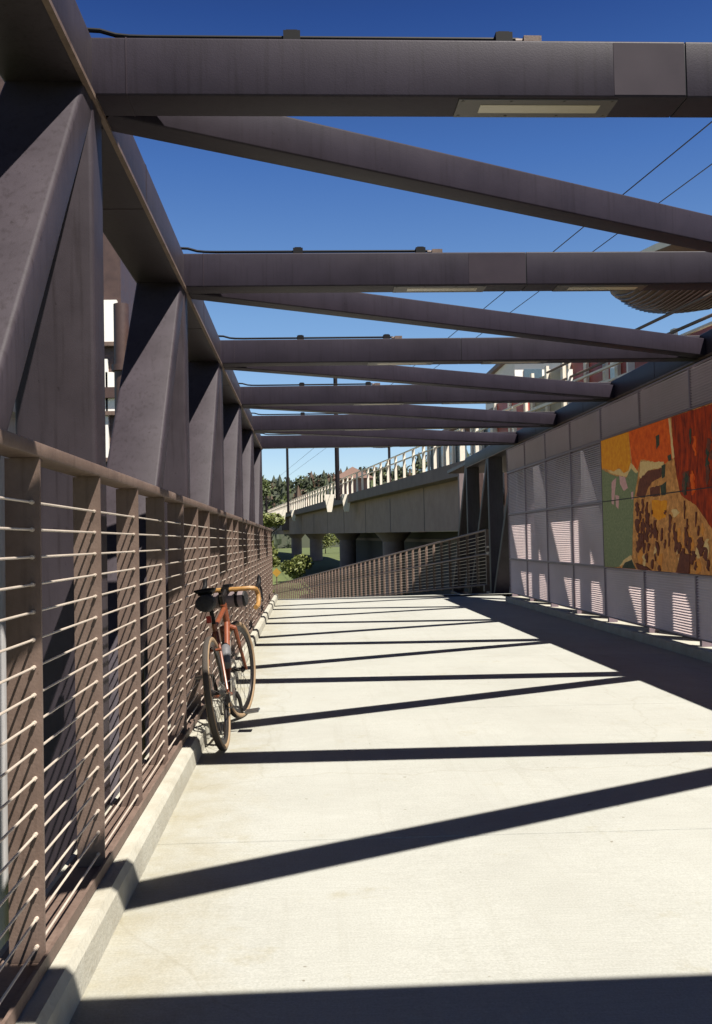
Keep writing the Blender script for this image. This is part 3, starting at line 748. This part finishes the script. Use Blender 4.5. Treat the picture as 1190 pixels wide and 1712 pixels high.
def canopy(y, sc, X, z, label):
    p = gp(X, y, z)
    o = thing('station_canopy', label, 'canopy', gp(X, y, 3.82), 'curved canopies over the station platform')
    m_ = MB(); rings = []
    for (rr_, zz) in ((.05,0),(.5,.06),(.8,.25),(1.0,.55),(1.0,.68),(.8,.5),(.05,.3)):
        rings.append([p+V((3.2*sc*rr_*math.cos(a), 5.0*sc*rr_*math.sin(a), zz*1.9*sc)) for a in [2*math.pi*k/36 for k in range(36)]])
    m_.ring(rings); m_.m = [1 if 36*3 <= i_ < 36*6 else 0 for i_ in range(len(m_.m))]; m_.build('dish_roof', [M['canopy'], M['white']], o, smooth=50)
    m_ = MB()
    for k in range(-13, 14):
        xx = k/14*.92; hw = math.sqrt(1-xx*xx)*.8
        pts = []
        for j in range(-4, 5):
            yy = hw*j/4; r_ = math.hypot(xx, yy); zz = .06*(r_/.5) if r_ < .5 else (.06+.19*(r_-.5)/.3 if r_ < .8 else .25+.3*(r_-.8)/.2)
            pts.append(p+V((3.2*sc*xx, 5*sc*yy, (zz*1.9-.05)*sc)))
        m_.tube(pts, .03*sc, 4)
    m_.build('soffit_ribs', M['brownsteel'], o)
    q = gp(X, y, 3.82)
    m_ = MB(); m_.tube([(q.x+.6, q.y, q.z), (p.x+.6, p.y, p.z+.15)], .12, 8); m_.build('column', M['brownsteel'], o)
    return o
canopy(29.0, .85, 16.0, 7.3, 'large ribbed brown canopy at the right, above the second diagonal brace')
canopy(44, .55, 17.0, 8.2, 'second canopy, its brown tip under the third cross beam')
canopy(84, .7, 16.0, 7.75, 'third canopy just under the last cross beam above the pale fence')
# platform handrails seen against the sky
o = thing('platform_handrail', 'pair of sloping pale pipe rails with a white post above the wall', 'railing', gp(14.2, 27, 3.8))
for z in (6.5, 5.9):
    m_ = MB(); m_.tube([gp(14.2, y, z) for y in (20, 38)], .05, 6); m_.build('pipe_rail', M['rail'], o)
m_ = MB(); p = gp(14.2, 30.4, 0); m_.span((p.x-.12,p.y-.06,p.z+3.8),(p.x+.12,p.y+.06,p.z+6.6)); m_.build('post', M['white'], o)
m_ = MB(); p = gp(14.2, 35.6, 0); m_.span((p.x-.1,p.y-.06,p.z+3.8),(p.x+.1,p.y+.06,p.z+6.2)); m_.build('post', M['white'], o)
sb = thing('station_building', 'white station building with a red band behind the platform screens', 'building', (17, 65, GZ))
m_ = MB(); m_.span((13.9,60,GZ),(22,70,13.2)); m_.build('wall', M['white'], sb)
m_ = MB(); m_.span((15.0,59.9,9.2),(22.1,59.99,10.9)); m_.build('red_band', M['redpanel'], sb)
m_ = MB(); m_.span((13.6,59.6,13.21),(22.4,70.4,13.5)); m_.build('roof_slab', M['canopy'], sb)
for k in range(4):
    m_ = MB(); m_.span((14.5+1.9*k,59.92,11.2),(15.7+1.9*k,59.99,12.3)); m_.build('window_or_sun_patch', M['glass'], sb)
# small hipped roof house
p = gp(17, 108, 0)
hs = thing('roofed_pavilion', 'small brown hipped roof pavilion behind the nearest pole', 'pavilion', (p.x, p.y, p.z+3.8))
m_ = MB(); m_.span((p.x-1.6,p.y-1.6,p.z+3.83),(p.x+1.6,p.y+1.6,p.z+6.2)); m_.build('wall', M['canopy'], hs)
m_ = MB(); z = p.z+6.2; m_.add([(p.x-2.4,p.y-2.4,z),(p.x+2.4,p.y-2.4,z),(p.x+2.4,p.y+2.4,z),(p.x-2.4,p.y+2.4,z),(p.x,p.y,z+1.5)], [(0,1,2,3),(0,4,1),(1,4,2),(2,4,3),(3,4,0)])
m_.build('roof', M['roof'], hs, smooth=0)
# stair tower glimpsed through the far truss
stt = thing('stair_tower', 'pale stair flights with dark landings seen through the far truss', 'stairs', (8, 36, GZ))
m_ = MB()
for k in range(14): m_.span((6.6+.0*k, 33+.32*k, -1.2+.2*k), (9.6, 33.34+.32*k, -.95+.2*k))
m_.build('stair_flight', M['pale'], stt)
for (xa, xb, ya, za, zb) in ((6.2,6.6,34,-3,4.2),(7.6,7.85,35,-3,4.0),(9.0,9.3,36,-3,4.4)):
    m_ = MB(); m_.span((xa,ya,GZ),(xb,ya+.4,zb)); m_.build('stair_post', M['brownsteel'], stt)
m_ = MB(); m_.hss((6.6,33.5,.2),(7.9,36,3.9), .2,.3); m_.hss((8.2,33.5,3.9),(9.4,36,.4), .2,.3); m_.build('stringer', M['cream'], stt)
m_ = MB(); m_.span((4.86,20.0,3.50),(9.5,31.5,3.60)); m_.build('added_shade_roof', M['brownsteel'], stt)  # roof added to keep the sun off the far truss end posts
for yy in (20.4, 25.8, 31.2):  # posts carrying the added roof
    m_ = MB(); m_.span((9.1,yy-.1,GZ),(9.3,yy+.1,3.499)); m_.build('shade_roof_post', M['brownsteel'], stt)
m_ = MB(); m_.span((6.4,38.2,1.0),(11,38.6,4.2)); m_.build('landing_wall', M['guideband'], stt)

# ------------------------------------------------------------------ outside on the left
pc = thing('concrete_pier', 'pale concrete pier standing just outside the railing at far left', 'column', (-1.95, 5.3, GZ))
m_ = MB(); m_.hss((-1.98,5.4,GZ),(-1.98,5.4,2.0), .72,.7, up=(0,1,0), r=.03); m_.build('shaft', M['pale'], pc)
m_ = MB(); m_.box((-1.98,5.4,2.06), (.86,.84,.12)); m_.build('cap', M['pale'], pc)
wb = thing('brown_building', 'brown clad building with white panels for sunlit patches beyond the left truss', 'building', (-4.6, 16, GZ))
m_ = MB(); m_.span((-7.5,14.2,GZ),(-2.75,18.5,6.499)); m_.build('wall', M['brownsteel'], wb)
m_ = MB(); m_.span((-9.5,14.3,6.5),(-4.25,18.4,10.4)); m_.build('roof_plant', M['brownsteel'], wb)
for (xa, xb, za, zb) in ((-3.06,-2.80,4.35,5.0),(-2.98,-2.78,3.3,3.9),(-3.1,-2.95,2.6,4.1),(-3.6,-3.2,.3,1.6),(-4.6,-4.1,1.9,3.1)):  # white panels standing for sunlit patches on the wall
    m_ = MB(); m_.span((xa,14.12,za),(xb,14.199,zb)); wn = m_.build('window_or_sun_patch', M['white'], wb)
    m_ = MB(); m_.span((xa-.03,14.06,za-.06),(xb+.03,14.119,za)); m_.build('patch_ledge', M['rail'], wn)
for z in (.4, 2.0, 3.5):
    m_ = MB(); m_.span((-7.5,14.05,z),(-2.7,14.118,z+.16)); m_.build('string_course', M['brownsteel'], wb)
bp_ = thing('steel_standpipe', 'brown steel standpipe with flanges seen between the first two truss bays', 'pipe', (-1.75, 8.9, GZ))
m_ = MB(); m_.tube([(-1.74,9,GZ),(-1.74,9,3.6)], .075, 14); m_.build('pipe', M['brownsteel'], bp_)
for z in (.9, 2.05, 2.95):
    m_ = MB(); m_.tube([(-1.74,9,z),(-1.74,9,z+.06)], .10, 14); m_.build('flange', M['brownsteel'], bp_)
m_ = MB(); m_.tube([(-1.60,8.95,GZ),(-1.60,8.95,2.2),(-1.66,8.97,2.6),(-1.72,9,2.7)], .03, 8); m_.build('branch_pipe', M['rail'], bp_)

# ------------------------------------------------------------------ trees, hill
def leaves(mb, c, rad, n, size, mi=0, squash=1.0):
    c = V(c)
    for _ in range(n):
        while True:
            q = V((random.uniform(-1,1), random.uniform(-1,1), random.uniform(-1,1)))
            if .25 < q.length < 1: break
        p = c+V((q.x*rad, q.y*rad, q.z*rad*squash))
        a = V((random.gauss(0,1), random.gauss(0,1), random.gauss(0,1))).normalized(); t = a.orthogonal().normalized(); u = a.cross(t)
        s = size*random.uniform(.6, 1.3)
        mb.add([p-t*s, p-u*s*.6, p+t*s, p+u*s*.6], [(0,1,2,3)], mi)
def tree(x, y, z0, h, r, leaf, label, cat='tree', group='trees beyond the ramp', n=12, per=240, ls=.3, name='leafy_tree'):
    o = thing(name, label, cat, (x, y, z0), group)
    t = MB(); t.tube([(x,y,z0-.3),(x+.1,y,z0+h*.35),(x-.1,y+.1,z0+h*.8)], [h*.022,h*.016,h*.005], 8)
    for k in range(5):
        a = k*1.3+x; zz = z0+h*(.3+.1*k)
        t.tube([(x,y,zz),(x+r*.6*math.cos(a), y+r*.6*math.sin(a), zz+h*.14)], [h*.010,h*.003], 6)
    t.build('trunk', M['bark'], o)
    c = MB()
    for k in range(n):
        a = random.uniform(0, 6.28); f = random.uniform(.22, .95); rr_ = r*(1-abs(f-.5)*1.1)*random.uniform(.25, .8)
        leaves(c, (x+rr_*math.cos(a), y+rr_*math.sin(a), z0+h*f), r*random.uniform(.3,.5), per, ls, 0, .8)
    c.build('crown', leaf, o, smooth=0)
    return o
tree(-8.6, 150, GZ, 17, 4.4, M['leafa'], 'tall leafy green tree left of the poles at the end of the railing', n=22, ls=.32)
tree(-11.5, 200, GZ+1, 20, 5.0, M['leafa'], 'broad green tree standing behind the tall leafy one', n=20, ls=.4)
tree(-5.0, 130, GZ, 10, 2.6, M['leafb'], 'yellow green bushy tree below the tall leafy one', n=14, ls=.25)
tree(-4.6, 64, GZ, 5.2, 2.6, M['leafb'], 'low yellow green tree beside the ramp', n=12, ls=.16)
for (x, y, h, r, lb) in ((4.2,206,6.4,3.0,'rounded sunlit green bush seen between the guideway columns'), (8.2,212,5.0,2.6,'low sunlit green bush beside a guideway column'), (-1.2,105,3.0,1.8,'small bush at the foot of the ramp')):
    o = thing('bush', lb, 'bush', (x, y, gz(x,y)), 'bushes below the guideway')
    c = MB()
    for k in range(9):
        a = random.uniform(0,6.28); q = random.uniform(0,.7)*r; leaves(c, (x+q*math.cos(a), y+q*math.sin(a), gz(x,y)+random.uniform(.3,.8)*h), r*.45, 170, .2)
    c.build('foliage', M['leafb'], o, smooth=0)
    c = MB(); c.tube([(x,y,gz(x,y)-.2),(x,y,gz(x,y)+h*.5)], [.12,.04], 6); c.build('stem', M['bark'], o)
for (x, y, hh, lb) in ((-15,60,9,'loose green tree outside the left truss'), (-9,26,8.5,'green tree glimpsed past the pale pier at far left'), (-7.0,17.5,6.5,'young tree between the pier and the brown building')):
    tree(x-4, y, GZ, hh, 3.2, M['leafb'], lb, n=14, ls=.16, group='trees left of the bridge')
# far hill with woodland
b = MB(); xs = [-700+50*i for i in range(41)]
def ridge(x): return 37+9*math.sin(x*.006+.6)+5*math.sin(x*.019)+(6 if x > 60 else 0)
rows_ = []
for (yy, f) in ((420,0),(480,.45),(560,.85),(640,1.0),(800,.7)):
    rows_.append([(x*yy/500, yy, GZ+f*ridge(x)+2) for x in xs])
n = len(xs); b.add([p for r_ in rows_ for p in r_], [(j*n+i, j*n+i+1, (j+1)*n+i+1, (j+1)*n+i) for j in range(4) for i in range(n-1)])
tag(b.build('hill', M['hill'], smooth=60), kind='structure')
b = MB()
for _ in range(1300):
    x = random.uniform(-170, 260); j = random.choice((0,1,1,2,2,2)); f = random.random()
    ya, fa = ((420,0),(480,.45),(560,.85))[j]; yb, fb = ((480,.45),(560,.85),(640,1.0))[j]
    yy = ya+(yb-ya)*f; zz = GZ+(fa+(fb-fa)*f)*ridge(x)+2
    hh = random.uniform(5, 11); mi = random.choice((0,0,0,0,1,2))
    X_ = x*yy/500
    if random.random() < .5:
        b.ring([[V((X_+rr_*math.cos(a), yy+rr_*math.sin(a), zz+q)) for a in [k*1.047+random.uniform(-.3,.3) for k in range(6)]] for rr_, q in ((hh*.22,0),(hh*.24,hh*.3),(hh*.12,hh*.7),(.1,hh))], mi)
    else: leaves(b, (X_, yy, zz+hh*.45), hh*.42, 40, 1.1, mi)
tag(b.build('woodland', [M['leafc'], M['leafa'], M['leafd']], smooth=0), 'dark mixed woodland covering the far hill', kind='stuff')
# small yellow warning sign by the road far below
sg = thing('warning_sign', 'small yellow diamond warning sign beyond the end of the railing', 'sign', (-2.6, 80, GZ))
m_ = MB(); m_.tube([(-2.6,80,GZ),(-2.6,80,-1.2)], .05, 8); m_.build('post', M['rail'], sg)
m_ = MB(); m_.box((-2.6,79.93,-1.3), (.55,.04,.55), rot=Matrix.Rotation(math.radians(45),3,'Y')); m_.build('sign_plate', M['signyellow'], sg)
